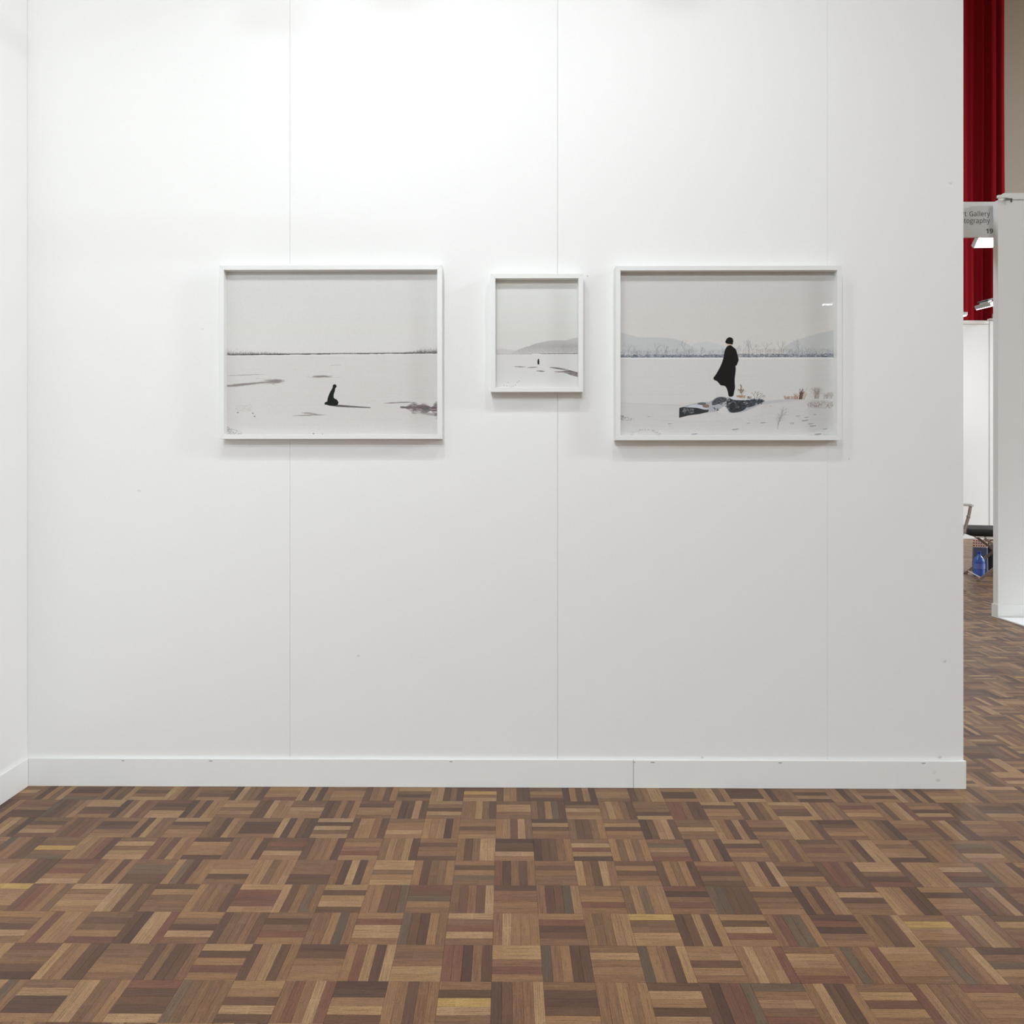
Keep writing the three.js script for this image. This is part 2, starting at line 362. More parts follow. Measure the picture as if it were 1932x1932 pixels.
// kneeling figure on the ice
function artKneeling() {
  const [c, x] = begin(1500, 1162, 170, 155, 1716, 1353), r = rng(301);
  const sky = x.createLinearGradient(0, 155, 0, 765);
  sky.addColorStop(0, 'rgb(206,205,202)'); sky.addColorStop(0.5, 'rgb(208,208,203)'); sky.addColorStop(1, 'rgb(210,208,204)');
  x.fillStyle = sky; x.fillRect(160, 150, 1570, 620);
  x.fillStyle = 'rgb(206,203,199)'; x.fillRect(160, 762, 1570, 600);
  for (let i = 0; i < 260; i++) { x.fillStyle = `rgba(${r() < 0.5 ? '225,222,219' : '186,182,178'},${0.05 + 0.07 * r()})`; x.fillRect(160 + r() * 1560, 775 + r() * 580, 40 + r() * 260, 1 + r() * 6); }
  // the far shore
  const shore = (u) => 768 - (u - 170) / 1546 * 12;
  for (let i = 0; i < 9000; i++) {
    const u = 170 + r() * 1546, k = u < 620 ? 1 - (u - 170) / 500 : u > 1430 ? (u - 1430) / 290 : 0.1;
    const h = (6 + 44 * k * r() * r() + (u > 1560 ? 14 * r() : 0)) * (0.4 + r());
    x.fillStyle = `rgba(88,82,80,${(0.08 + 0.2 * r()) * (h > 22 ? 0.5 : 1)})`; x.fillRect(u, shore(u) - h, 1 + r() * 2, h * (0.3 + 0.7 * r()));
  }
  for (let i = 0; i < 900; i++) { const u = 170 + r() * 1546; x.fillStyle = `rgba(62,58,58,${u < 620 || u > 1380 ? 0.32 : 0.26 * (Math.sin(u * 0.045) + Math.sin(u * 0.017) > 0.2 ? 1 : 0.12)})`; x.fillRect(u, shore(u) - 6 + r() * 4, 6 + r() * 22, 1.5 + r() * 3); }
  x.fillStyle = 'rgba(226,222,218,0.75)'; poly(x, [[170, 770], [1716, 758], [1716, 764], [170, 776]], 'rgba(226,222,218,0.6)');
  const dark = (t) => `rgba(${112 + 40 * t},${104 + 38 * t},${100 + 38 * t},${0.10 + 0.22 * t})`;
  streak(x, r, 180, 992, 450, 966, 300, 12, dark, 50, 2.4); blot(x, r, 508, 961, 95, 26, 620, dark, 16, 2.4); blot(x, r, 540, 955, 60, 16, 260, dark, 16, 2.2); streak(x, r, 180, 998, 300, 984, 60, 10, dark, 60, 2);
  streak(x, r, 190, 918, 420, 908, 60, 3, dark, 50, 1.6); streak(x, r, 385, 939, 410, 939, 10, 3, dark, 18, 2);
  blot(x, r, 862, 924, 90, 10, 330, dark, 24, 2.4); streak(x, r, 950, 842, 1000, 840, 14, 4, dark, 30, 1.4); streak(x, r, 760, 930, 980, 930, 26, 3, (t) => `rgba(150,146,142,0.3)`, 50, 1.4);
  streak(x, r, 1350, 1120, 1500, 1112, 150, 6, dark, 40, 2.6);
  streak(x, r, 680, 1212, 870, 1206, 130, 6, dark, 36, 2.2); streak(x, r, 740, 1190, 830, 1204, 90, 10, dark, 30, 2.4);
  // bare patch by the right edge
  for (let i = 0; i < 2600; i++) {
    const t = r(), u = 1450 + t * 270, mid = 1150 + 14 * t, half = (12 + 56 * Math.pow(t, 0.6)) * (0.55 + 0.45 * Math.sin(u * 0.05) * Math.sin(u * 0.017 + 1)) , v = mid + (r() + r() - 1) * half * 1.25;
    x.fillStyle = `rgba(${88 + 40 * r()},${80 + 34 * r()},${80 + 34 * r()},${(0.14 + 0.44 * t) * (0.4 + 0.6 * r())})`; x.fillRect(u - 12, v, 6 + 24 * r(), 1.5 + 3 * r());
  }
  for (let i = 0; i < 90; i++) { const u = 1480 + r() * 240; x.fillStyle = 'rgba(205,200,197,0.55)'; x.fillRect(u, 1160 + r() * 44, 8 + 26 * r(), 1.5 + 2 * r()); }
  streak(x, r, 1590, 1190, 1716, 1212, 90, 12, dark, 40, 3);
  // weeds low in the left corner and a few crumbs
  for (let i = 0; i < 170; i++) { x.fillStyle = `rgba(84,82,74,${0.1 + 0.28 * r()})`; const q = r(), u = 176 + q * q * 100, v = 1352 - r() * 64 * (1 - 0.6 * q); x.beginPath(); x.ellipse(u, v, 1 + 3.5 * r(), 1 + 2 * r(), r() * 3, 0, 7); x.fill(); }
  for (const [u, v] of [[250, 1190], [360, 1195], [373, 1218], [805, 1346], [872, 1351]]) { x.fillStyle = 'rgba(80,74,70,0.75)'; x.beginPath(); x.ellipse(u, v, 7, 3.4, 0.2, 0, 7); x.fill(); }
  for (let i = 0; i < 110; i++) { x.fillStyle = 'rgba(150,140,138,0.25)'; x.fillRect(230 + r() * 120, 1130 + r() * 50, 4 + 10 * r(), 2); }
  // shadow and figure
  poly(x, [[930, 1130], [990, 1133], [1225, 1152], [1222, 1158], [1060, 1153], [940, 1142]], 'rgba(92,88,86,0.85)');
  x.fillStyle = 'rgba(92,88,86,0.85)'; x.beginPath(); x.ellipse(1005, 1144, 60, 6, 0.05, 0, 7); x.fill();
  smooth(x, [[948, 986], [966, 984], [974, 996], [970, 1008], [958, 1016], [964, 1022], [960, 1034], [952, 1050], [950, 1082], [966, 1090], [982, 1102], [989, 1118], [984, 1132], [958, 1141], [926, 1141], [905, 1132], [888, 1134], [884, 1122], [894, 1112], [906, 1112], [909, 1088], [917, 1062], [930, 1036], [944, 1016], [946, 1000]], 'rgb(30,34,29)');
  x.fillStyle = 'rgb(30,34,29)'; x.beginPath(); x.ellipse(960, 997, 14, 14, 0, 0, 7); x.fill();
  poly(x, [[950, 1006], [964, 1012], [962, 1034], [952, 1054], [950, 1084], [976, 1096], [988, 1114], [982, 1132], [940, 1140], [910, 1136], [908, 1096], [916, 1066], [930, 1038]], 'rgb(30,34,29)');
  x.strokeStyle = 'rgb(30,34,29)'; x.lineWidth = 7; x.lineJoin = 'round'; x.beginPath();
  for (const [k, [u, v]] of [[950, 1008], [956, 1034], [950, 1056], [948, 1086], [974, 1098], [985, 1116], [978, 1132], [940, 1138], [912, 1134], [911, 1096], [919, 1066], [933, 1036]].entries()) { if (k) x.lineTo(u, v); else x.moveTo(u, v); }
  x.closePath(); x.stroke();
  grain(c, 13, 302);
  return canvasTexture(c);
}
// tiny figure before a hill
function artSmall() {
  const [c, x] = begin(760, 987, 270, 222, 1258, 1505), r = rng(401);
  const sky = x.createLinearGradient(0, 222, 0, 1100);
  sky.addColorStop(0, 'rgb(212,213,208)'); sky.addColorStop(0.75, 'rgb(206,207,201)'); sky.addColorStop(1, 'rgb(207,205,202)');
  x.fillStyle = sky; x.fillRect(260, 215, 1010, 900);
  x.filter = 'blur(4px)';
  poly(x, [[260, 1042], [340, 1030], [420, 1045], [520, 1058], [620, 1100], [260, 1102]], 'rgba(184,183,179,0.55)');
  poly(x, [[1130, 935], [1200, 912], [1270, 900], [1270, 1100], [1080, 1100]], 'rgba(178,176,173,0.8)');
  x.filter = 'blur(1.5px)';
  const hill = x.createLinearGradient(0, 930, 0, 1100); hill.addColorStop(0, 'rgb(184,182,178)'); hill.addColorStop(0.45, 'rgb(172,170,167)'); hill.addColorStop(1, 'rgb(190,187,183)');
  poly(x, [[470, 1082], [540, 1048], [620, 1018], [680, 1004], [740, 978], [830, 958], [900, 943], [990, 936], [1080, 938], [1140, 936], [1270, 915], [1270, 1100], [460, 1100]], hill);
  x.filter = 'none';
  for (let i = 0; i < 1400; i++) { const u = 540 + r() * 720, v = 1030 + r() * 66; x.fillStyle = `rgba(${r() < 0.55 ? '205,202,198' : '150,148,146'},${0.12 + 0.3 * r()})`; x.fillRect(u, v, 3 + r() * 8, 2 + r() * 4); }
  for (let i = 0; i < 700; i++) { const u = 1060 + r() * 200, v = 980 + r() * 110; x.fillStyle = `rgba(140,138,136,${0.08 + 0.14 * r()})`; x.fillRect(u, v, 3 + r() * 8, 2 + r() * 5); }
  x.fillStyle = 'rgb(208,207,203)'; x.fillRect(260, 1099, 1010, 420);
  for (let i = 0; i < 90; i++) { x.fillStyle = `rgba(${r() < 0.5 ? '222,220,217' : '190,188,184'},${0.06 + 0.07 * r()})`; x.fillRect(260 + r() * 1000, 1105 + r() * 400, 40 + r() * 200, 1 + r() * 6); }
  for (let i = 0; i < 500; i++) { const u = 270 + r() * 988; if (u > 690 && u < 800) continue; x.fillStyle = `rgba(70,67,66,${u > 800 ? 0.4 : 0.28})`; x.fillRect(u, 1094 + (u > 800 ? 0 : 4) + r() * 3, 6 + r() * 20, 2 + r() * 2.5); }
  x.fillStyle = 'rgba(228,226,222,0.8)'; x.fillRect(260, 1101, 1010, 5);
  const dark = (t) => `rgba(${105 + 30 * t},${100 + 28 * t},${98 + 28 * t},${0.25 + 0.3 * t})`;
  streak(x, r, 520, 1246, 605, 1252, 70, 6, dark, 34, 3); streak(x, r, 670, 1262, 745, 1254, 60, 6, dark, 34, 3); streak(x, r, 780, 1298, 850, 1305, 90, 9, dark, 30, 3.4);
  streak(x, r, 950, 1258, 1105, 1282, 260, 10, dark, 36, 3.4); streak(x, r, 1010, 1310, 1120, 1310, 120, 8, dark, 44, 3);
  poly(x, [[1060, 1306], [1110, 1296], [1160, 1292], [1258, 1318], [1258, 1372], [1170, 1350], [1120, 1328]], 'rgb(112,106,104)');
  for (let i = 0; i < 260; i++) { const t = r(); x.fillStyle = `rgba(${120 + 50 * r()},${114 + 48 * r()},${112 + 48 * r()},0.5)`; x.fillRect(1075 + t * 180, 1300 + t * 26 + r() * 36 * (0.4 + t), 8 + 20 * r(), 2 + 2 * r()); }
  for (const [u, v] of [[420, 1437], [372, 1473], [405, 1478], [455, 1490], [508, 1470], [534, 1432], [556, 1422], [440, 1496], [480, 1482]]) { x.fillStyle = 'rgba(70,66,62,0.6)'; x.beginPath(); x.ellipse(u, v, 6, 3.4, r(), 0, 7); x.fill(); x.fillStyle = 'rgba(150,146,142,0.5)'; x.fillRect(u + 4, v + 3, 12, 3); }
  smooth(x, [[783, 1158], [792, 1160], [795, 1174], [798, 1190], [795, 1206], [799, 1222], [786, 1224], [775, 1222], [776, 1200], [773, 1184], [779, 1170]], 'rgb(28,28,26)');
  x.fillStyle = 'rgb(28,28,26)'; x.beginPath(); x.ellipse(787, 1164, 7, 8, 0, 0, 7); x.fill();
  grain(c, 9, 402);
  return canvasTexture(c);
}
// standing figure in a long coat on a boulder
function artStanding() {
  const [c, x] = begin(1600, 1238, 163, 152, 1692, 1335), r = rng(501);
  const sky = x.createLinearGradient(0, 152, 0, 680);
  sky.addColorStop(0, 'rgb(203,202,199)'); sky.addColorStop(0.6, 'rgb(206,204,199)'); sky.addColorStop(1, 'rgb(208,205,200)');
  x.fillStyle = sky; x.fillRect(150, 145, 1560, 700);
  x.filter = 'blur(1.6px)';
  poly(x, [[640, 700], [690, 672], [740, 656], [790, 652], [840, 662], [900, 684], [960, 706], [960, 770], [640, 770]], 'rgb(196,198,198)');
  poly(x, [[150, 588], [180, 586], [230, 600], [290, 618], [350, 622], [420, 620], [500, 624], [560, 632], [620, 652], [680, 684], [720, 705], [720, 770], [150, 770]], 'rgb(190,192,192)');
  poly(x, [[1330, 700], [1385, 660], [1450, 635], [1520, 612], [1590, 592], [1650, 580], [1700, 568], [1700, 770], [1330, 770]], 'rgb(191,193,192)');
  x.filter = 'none';
  // bare trees on the far shore
  const tree = (u, h, col) => { x.strokeStyle = col; const br = (ax, ay, ang, len, d) => { const bx = ax + Math.sin(ang) * len, by = ay - Math.cos(ang) * len; x.lineWidth = 0.4 + d * 0.55; x.beginPath(); x.moveTo(ax, ay); x.lineTo(bx, by); x.stroke(); if (d > 0) for (let k = 0; k < 3; k++) br(bx, by, ang + (r() - 0.5) * 1.3, len * (0.55 + 0.3 * r()), d - 1); }; br(u, 755, (r() - 0.5) * 0.25, h * 0.4, 3); };
  for (let i = 0; i < 190; i++) { const u = 165 + r() * 1525, right = u > 980 && u < 1360; tree(u, (right ? 40 : 22) + r() * r() * (right ? 74 : 60), `rgba(${right ? '146,138,134' : '122,127,134'},${0.14 + 0.26 * r()})`); }
  for (const [u, h] of [[232, 90], [430, 100], [490, 80], [627, 105], [745, 70], [1090, 110], [1115, 100], [1210, 105], [1320, 110], [1447, 105]]) tree(u, h, 'rgba(104,108,118,0.6)');
  for (let i = 0; i < 5200; i++) { const u = 160 + r() * 1540, k = r(), h = 766 - k * k * (u > 950 ? 62 : 54); x.fillStyle = `rgba(${96 + 30 * r()},${102 + 30 * r()},${116 + 26 * r()},${0.10 + 0.2 * (1 - k)})`; x.fillRect(u, h - 4, 1 + r() * 3, 3 + r() * 9); }
  for (let i = 0; i < 1300; i++) { const u = 160 + r() * 1540; x.fillStyle = `rgba(${70 + 24 * r()},${76 + 24 * r()},${90 + 24 * r()},0.4)`; x.fillRect(u, 744 + r() * 22 - (u > 950 ? 4 : 0), 3 + r() * 14, 2 + r() * 4); }
  for (let i = 0; i < 500; i++) { x.fillStyle = 'rgba(214,214,214,0.4)'; x.fillRect(160 + r() * 1540, 728 + r() * 34, 3 + 12 * r(), 1 + 2.4 * r()); }
  // frozen lake and the snowy bank
  x.fillStyle = 'rgb(207,206,202)'; x.fillRect(150, 768, 1560, 590);
  x.fillStyle = 'rgba(222,222,226,0.7)'; x.fillRect(150, 768, 1560, 10);
  for (let i = 0; i < 240; i++) { x.fillStyle = `rgba(${r() < 0.55 ? '220,219,216' : '188,187,185'},${0.05 + 0.08 * r()})`; x.fillRect(150 + r() * 1560, 780 + r() * 300, 60 + r() * 300, 1 + r() * 5); }
  x.filter = 'blur(3px)';
  smooth(x, [[150, 1100], [420, 1112], [590, 1100], [760, 1085], [1000, 1078], [1250, 1078], [1400, 1068], [1700, 1078], [1710, 1350], [140, 1350], [140, 1180]], 'rgb(203,201,199)');
  poly(x, [[160, 1092], [420, 1106], [600, 1112], [600, 1118], [160, 1098]], 'rgba(176,176,178,0.5)');
  poly(x, [[1180, 1085], [1330, 1072], [1480, 1076], [1260, 1098], [1190, 1108]], 'rgba(180,182,188,0.7)');
  x.filter = 'none';
  for (let i = 0; i < 280; i++) { x.fillStyle = `rgba(${r() < 0.5 ? '219,217,215' : '182,180,179'},${0.06 + 0.1 * r()})`; x.fillRect(150 + r() * 1560, 1120 + r() * 220, 30 + r() * 180, 1 + r() * 5); }
  for (const [u, v, w] of [[375, 1194, 12], [525, 1246, 16], [1190, 1238, 20], [1085, 1242, 14], [992, 1286, 26], [700, 1320, 22], [1440, 1190, 16], [1490, 1222, 26], [1530, 1246, 20], [1545, 1262, 24], [1632, 1284, 18], [1580, 1322, 26], [1500, 1200, 18], [1244, 1118, 10], [1560, 1180, 14]]) {
    x.fillStyle = 'rgba(128,126,128,0.55)'; x.beginPath(); x.ellipse(u, v, w, w * 0.28, -0.15, 0, 7); x.fill(); x.fillStyle = 'rgba(224,222,220,0.6)'; x.beginPath(); x.ellipse(u + 4, v - w * 0.3, w, w * 0.16, -0.1, 0, 7); x.fill();
  }
  const twig = (u, v, ang, len, d, col, w) => { const a = u + Math.sin(ang) * len, b = v - Math.cos(ang) * len; x.strokeStyle = col; x.lineWidth = w; x.beginPath(); x.moveTo(u, v); x.lineTo(a, b); x.stroke(); if (d > 0) { twig(a, b, ang + 0.2 + 0.4 * r(), len * 0.7, d - 1, col, w * 0.75); twig(a, b, ang - 0.15 - 0.5 * r(), len * 0.65, d - 1, col, w * 0.75); } };
  // dry grasses on the right
  for (let i = 0; i < 110; i++) { const u = 1345 + r() * 140; twig(u, 1071, (r() - 0.5) * 0.9 + (u - 1420) * 0.002, 8 + r() * (u > 1420 ? 30 : 11), 1, `rgba(${126 + 40 * r()},${92 + 30 * r()},${70 + 26 * r()},0.5)`, 1.8); }
  for (let i = 0; i < 10; i++) twig(1435 + r() * 30, 1071, (r() - 0.5) * 0.3 + 0.25, 30 + r() * 18, 1, 'rgba(78,56,48,0.9)', 3);
  for (const u of [1485, 1480, 1478]) twig(u, 1070, 0.02, 40 + r() * 18, 2, 'rgba(140,128,118,0.5)', 1.2);
  for (let i = 0; i < 26; i++) twig(1556 + r() * 30, 1066, (r() - 0.5) * 0.6, 20 + r() * 22, 2, `rgba(${100 + 40 * r()},${86 + 30 * r()},${80 + 30 * r()},0.5)`, 1.6);
  for (let i = 0; i < 22; i++) twig(1620 + r() * 60, 1066, (r() - 0.3) * 0.9, 14 + r() * 12, 2, `rgba(${100 + 40 * r()},${88 + 30 * r()},${82 + 30 * r()},0.5)`, 1.5);
  for (let i = 0; i < 150; i++) { const u = 1505 + r() * 185, v = 1095 + r() * 44; twig(u, v, (r() - 0.5) * 2.6, 6 + r() * 10, 1, `rgba(${104 + 40 * r()},${96 + 36 * r()},${86 + 34 * r()},0.42)`, 2); }
  for (let i = 0; i < 5; i++) twig(1292 + 3 * i, 1285 - 18 * i, 0.12 + 0.12 * i, 38, 3, 'rgba(98,88,84,0.6)', 2);
  twig(1295, 1285, 0.02, 70, 0, 'rgba(120,112,106,0.6)', 1.6); twig(1300, 1215, 0.5, 60, 1, 'rgba(110,100,96,0.7)', 2.6);
  for (let i = 0; i < 10; i++) twig(1380 + r() * 30, 1252, (r() - 0.5) * 1.6, 9, 1, 'rgba(110,102,98,0.5)', 1.4);
  for (const [u, v] of [[860, 1215], [1110, 1160], [1125, 1180], [1085, 1200]]) twig(u, v + 18, (r() - 0.5) * 0.9, 18, 2, 'rgba(150,144,138,0.45)', 1.3);
  // weeds by the boulders and in the left corner
  for (let i = 0; i < 8; i++) twig(1030 + r() * 12, 1050, (r() - 0.5) * 0.7, 26, 2, 'rgba(138,124,104,0.55)', 1.6);
  for (const [u, v, a] of [[1033, 975, 0], [1022, 1003, -0.9], [1044, 1008, 0.9], [1034, 998, 0.1], [1030, 1018, -0.2]]) { x.fillStyle = 'rgba(126,112,92,0.85)'; x.beginPath(); x.ellipse(u, v, 14, 5, 1.2 + a, 0, 7); x.fill(); }
  for (let i = 0; i < 60; i++) { x.fillStyle = `rgba(${120 + 50 * r()},${92 + 40 * r()},${66 + 30 * r()},0.6)`; x.fillRect(995 + r() * 60, 1040 + r() * 22, 4 + r() * 12, 2 + r() * 3); }
  for (let i = 0; i < 22; i++) { x.fillStyle = 'rgba(110,92,76,0.65)'; x.fillRect(1075 + r() * 26, 1048 + r() * 12, 4 + r() * 6, 2 + 2 * r()); }
  for (const [u, a] of [[1130, -0.25], [1140, 0.5], [1150, 0.9], [1160, 1.2], [1145, 0.1]]) twig(u, 1062, a, 24, 2, 'rgba(84,70,62,0.75)', 2.2);
  for (let i = 0; i < 120; i++) { const q = r(); x.fillStyle = `rgba(104,98,94,${0.2 + 0.35 * r()})`; x.beginPath(); x.ellipse(163 + q * q * 110, 1226 - r() * 56 * (1 - 0.7 * q), 1 + 4 * r(), 1 + 2 * r(), r() * 3, 0, 7); x.fill(); }
  for (let i = 0; i < 150; i++) { const t = r() * Math.PI, k = 0.75 + 0.3 * r(), u = 345 - Math.cos(t) * 110 * k, v = 1332 - Math.sin(t) * 48 * k; x.fillStyle = `rgba(110,96,88,${0.12 + 0.35 * r()})`; x.fillRect(u, v, 2 + r() * 9, 1 + 1.4 * r()); }
  // boulders under snow
  smooth(x, [[600, 1128], [660, 1110], [720, 1096], [780, 1092], [820, 1085], [850, 1056], [890, 1047], [940, 1058], [990, 1052], [1060, 1068], [1130, 1066], [1190, 1066], [1205, 1086], [1190, 1100], [1120, 1130], [1060, 1160], [990, 1170], [945, 1168], [920, 1130], [860, 1160], [800, 1164], [740, 1170], [680, 1186], [600, 1195]], 'rgb(170,173,180)');
  poly(x, [[592, 1132], [618, 1126], [660, 1130], [720, 1132], [770, 1146], [805, 1146], [796, 1162], [740, 1176], [660, 1186], [590, 1204]], 'rgb(54,55,58)');
  smooth(x, [[640, 1124], [700, 1106], [760, 1112], [810, 1140], [760, 1140], [700, 1128]], 'rgb(196,200,208)');
  smooth(x, [[715, 1098], [760, 1090], [790, 1098], [770, 1112], [730, 1110]], 'rgb(96,104,106)');
  smooth(x, [[752, 1112], [790, 1104], [808, 1116], [800, 1132], [764, 1130]], 'rgb(140,116,102)');
  smooth(x, [[820, 1096], [850, 1062], [890, 1050], [935, 1062], [930, 1086], [880, 1100], [830, 1118]], 'rgb(84,87,94)');
  smooth(x, [[930, 1066], [980, 1060], [1060, 1072], [1090, 1096], [1060, 1150], [990, 1168], [950, 1166], [928, 1120]], 'rgb(58,60,65)');
  smooth(x, [[1060, 1074], [1190, 1068], [1203, 1086], [1140, 1112], [1070, 1136], [1050, 1100]], 'rgb(70,74,82)');
  for (let i = 0; i < 170; i++) { const u = 825 + r() * 370, v = 1062 + r() * 90; if (v > 1165 - Math.max(0, u - 1000) * 0.35) continue; x.fillStyle = r() < 0.42 ? `rgba(166,170,180,${0.25 + 0.4 * r()})` : `rgba(40,42,47,${0.35 + 0.4 * r()})`; x.beginPath(); x.ellipse(u, v, 3 + r() * 9, 1.5 + r() * 4.5, (r() - 0.5) * 2, 0, 7); x.fill(); }
  for (let i = 0; i < 60; i++) { x.fillStyle = `rgba(178,182,190,${0.15 + 0.3 * r()})`; x.beginPath(); x.ellipse(615 + r() * 80, 1136 + r() * 34, 1 + r() * 5, 1 + r() * 6, r(), 0, 7); x.fill(); }
  smooth(x, [[855, 1166], [890, 1132], [915, 1116], [935, 1140], [948, 1172], [900, 1180]], 'rgb(208,207,206)');
  smooth(x, [[950, 1054], [990, 1052], [1080, 1068], [1130, 1064], [1060, 1078], [990, 1076], [955, 1066]], 'rgb(206,207,210)');
  smooth(x, [[590, 1206], [720, 1184], [800, 1166], [880, 1176], [960, 1172], [1060, 1164], [1120, 1132], [1180, 1110], [1180, 1190], [900, 1220], [620, 1230]], 'rgba(205,203,201,0.92)');
  // the figure
  const coat = 'rgb(26,24,23)';
  smooth(x, [[940, 680], [964, 678], [974, 692], [996, 706], [1004, 736], [1012, 768], [1017, 786], [1008, 806], [1003, 824], [991, 828], [996, 845], [993, 880], [987, 915], [987, 955], [991, 985], [984, 1010], [978, 1052], [943, 1052], [940, 1022], [934, 1000], [924, 978], [908, 970], [890, 972], [876, 956], [862, 938], [838, 930], [834, 914], [850, 896], [866, 868], [886, 832], [902, 790], [910, 752], [916, 715], [926, 696]], coat);
  x.fillStyle = 'rgb(206,180,160)'; x.beginPath(); x.ellipse(936, 676, 8, 7, 0.2, 0, 7); x.fill(); x.fillRect(936, 670, 36, 8);
  smooth(x, [[918, 653], [928, 638], [940, 622], [958, 620], [974, 630], [978, 648], [974, 664], [972, 676], [964, 672], [945, 670], [925, 666]], 'rgb(24,26,24)');
  x.strokeStyle = 'rgba(52,48,46,0.5)'; x.lineWidth = 1.5; for (const [a, b, e, d] of [[950, 830, 952, 960], [965, 860, 966, 985], [930, 850, 905, 950], [975, 760, 985, 820], [940, 828, 985, 826]]) { x.beginPath(); x.moveTo(a, b); x.lineTo(e, d); x.stroke(); }
  x.strokeStyle = 'rgb(25,24,22)'; x.lineWidth = 3; x.beginPath(); x.ellipse(951, 648, 25, 22, 0.2, Math.PI * 0.95, Math.PI * 2.1); x.stroke();
  grain(c, 12, 502);
  return canvasTexture(c);
}
framed('white framed photograph of a dark figure kneeling on ice', -1.0513, 1.292, -0.2355, 1.9283, artKneeling(), 1.08);
framed('small upright white framed photograph of a tiny figure below a hill', -0.0561, 1.4637, 0.2808, 1.8953, artSmall(), 1.12);
framed('white framed photograph of a standing figure in a long black coat', 0.4007, 1.2869, 1.2224, 1.9231, artStanding(), 1.08);

// ------------------------------------------------------------------ the neighbouring stands seen past the end of the wall
{
  const wr = structure('wall_right', 'white partition of the next stand with its end towards the aisle', 'wall');
  const xl = 3.782, z1 = -2.7306, th = 0.052;
  mesh('panel', slab(xl, 0, xl + 1.0, 3.215, z1 - th, z1, 0.0015), plainPaint, wr);
  mesh('panel_001', slab(xl + 1.002, 0, xl + 2.0, 3.215, z1 - th, z1, 0.0015), plainPaint, wr);
  mesh('top_rail', box(xl + 1.02, 3.241, z1 - th / 2 + 0.004, 1.96, 0.05, th + 0.012, 0.003), plainPaint, wr);
  const bk = thing('rail_bracket', 'white angled clamp bracket on top corner of the partition', 'bracket', [xl + 0.02, 3.2, z1 + 0.012]);
  mesh('plate', box(0.01, 0.036, 0, 0.085, 0.022, 0.018, 0.002), trimPaint, bk);
  mesh('hook', mergeGeometries([box(0.05, 0.016, 0.006, 0.05, 0.008, 0.008, 0.001), box(0.071, 0.004, 0.006, 0.009, 0.026, 0.008, 0.001)]), lampDark, bk);
  const bb = structure('baseboard_right', 'white baseboard of the partition of the next stand', 'baseboard');
  mesh('board', slab(xl - 0.008, 0, xl + 2.0, 0.103, z1 + 0.0005, z1 + 0.0105, 0.001), trimPaint, bb);
  { const g = slab(-z1 - 0.012, 0, -z1 + th + 0.004, 0.103, 0, 0.0085, 0.001); g.rotateY(Math.PI / 2); g.translate(xl - 0.009, 0, 0); mesh('board_001', g, trimPaint, bb); }
  const fb = thing('floor_board', 'white board lying on the parquet before the next stand', 'board', [xl + 0.8, 0, -2.15]);
  mesh('sheet', box(0, 0.005, 0, 1.616, 0.01, 1.12, 0.002), std(0xf2f3f2, 0.5), fb);

  // fascia with the lettering
  const zf = -2.86, fx0 = 2.15, fx1 = 3.90, fy0 = 2.969, fy1 = 3.247;
  const cw = 1750, ch = 278, c = canvas(cw, ch), x = c.getContext('2d');
  x.fillStyle = 'rgb(236,236,234)'; x.fillRect(0, 0, cw, ch);
  const P = (px, py) => [(px - fx0) / (fx1 - fx0) * cw, (fy1 - py) / (fy1 - fy0) * ch];
  x.fillStyle = 'rgb(62,60,60)'; x.textAlign = 'right'; x.textBaseline = 'alphabetic';
  x.font = '52px sans-serif';
  const write = (text, px, py, squeeze) => { const [u, v] = P(px, py); x.save(); x.translate(u, v); x.scale(squeeze, 1); x.fillText(text, 0, 0); x.restore(); };
  const gw = x.measureText('Gallery').width, sq = 164 / gw;
  write('Gallery', 3.8065, 3.133, sq); write('Art', 3.6234, 3.133, sq); write('Photography', 3.8065, 3.0785, sq * 0.98);
  x.font = 'bold 52px sans-serif'; x.fillStyle = 'rgb(98,94,94)'; write('19', 3.832, 2.998, sq * 1.05);
  const tex = canvasTexture(c); tex.repeat.set(1, 1);
  const sign = thing('fascia_sign', 'white fascia board with grey gallery lettering and number nineteen', 'sign', [fx0, fy0, zf]);
  const pm = new THREE.MeshStandardMaterial({ map: tex, roughness: 0.6 });
  const g = new THREE.BoxGeometry(fx1 - fx0, fy1 - fy0, 0.02); g.translate((fx1 - fx0) / 2, (fy1 - fy0) / 2, 0);
  mesh('board', g, [plainPaint, plainPaint, plainPaint, plainPaint, pm, plainPaint], sign);
  mesh('post', box(-0.026, -fy0 / 2 + 0.139, 0, 0.05, fy1, 0.05, 0.003), trimPaint, sign);
  mesh('post', box(fx1 - fx0 + 0.026, -fy0 / 2 + 0.139, 0, 0.05, fy1, 0.05, 0.003), trimPaint, sign);

  // back and side wall of that stand
  const wf = structure('wall_far', 'white back wall of the stand with the folding chairs', 'wall');
  mesh('panel', slab(5.9, 0, 6.42, 3.31, -8.07, -8.01, 0.002), plainPaint, wf);
  mesh('panel_001', slab(6.421, 0, 7.444, 3.31, -8.07, -8.01, 0.002), plainPaint, wf);
  mesh('top_rail', box(6.66, 3.337, -8.036, 1.54, 0.055, 0.075, 0.003), plainPaint, wf);
  const wfs = structure('wall_far_side', 'white side partition at the corner of the far stand', 'wall');
  mesh('panel', slab(7.4452, 0, 8.4, 3.36, -8.06, -8.004, 0.002), plainPaint, wfs);
  mesh('top_rail', box(7.92, 3.38, -8.02, 0.96, 0.03, 0.07, 0.003), plainPaint, wfs);

  floodLamp('glaring flood lamp hanging just behind the lettered fascia', [4.36, 3.27, -2.86], [4.335, 3.185, -3.62], [4.2, 1.5, -1.9], FLOOD_NEIGHBOUR, 0.17, 0.13);
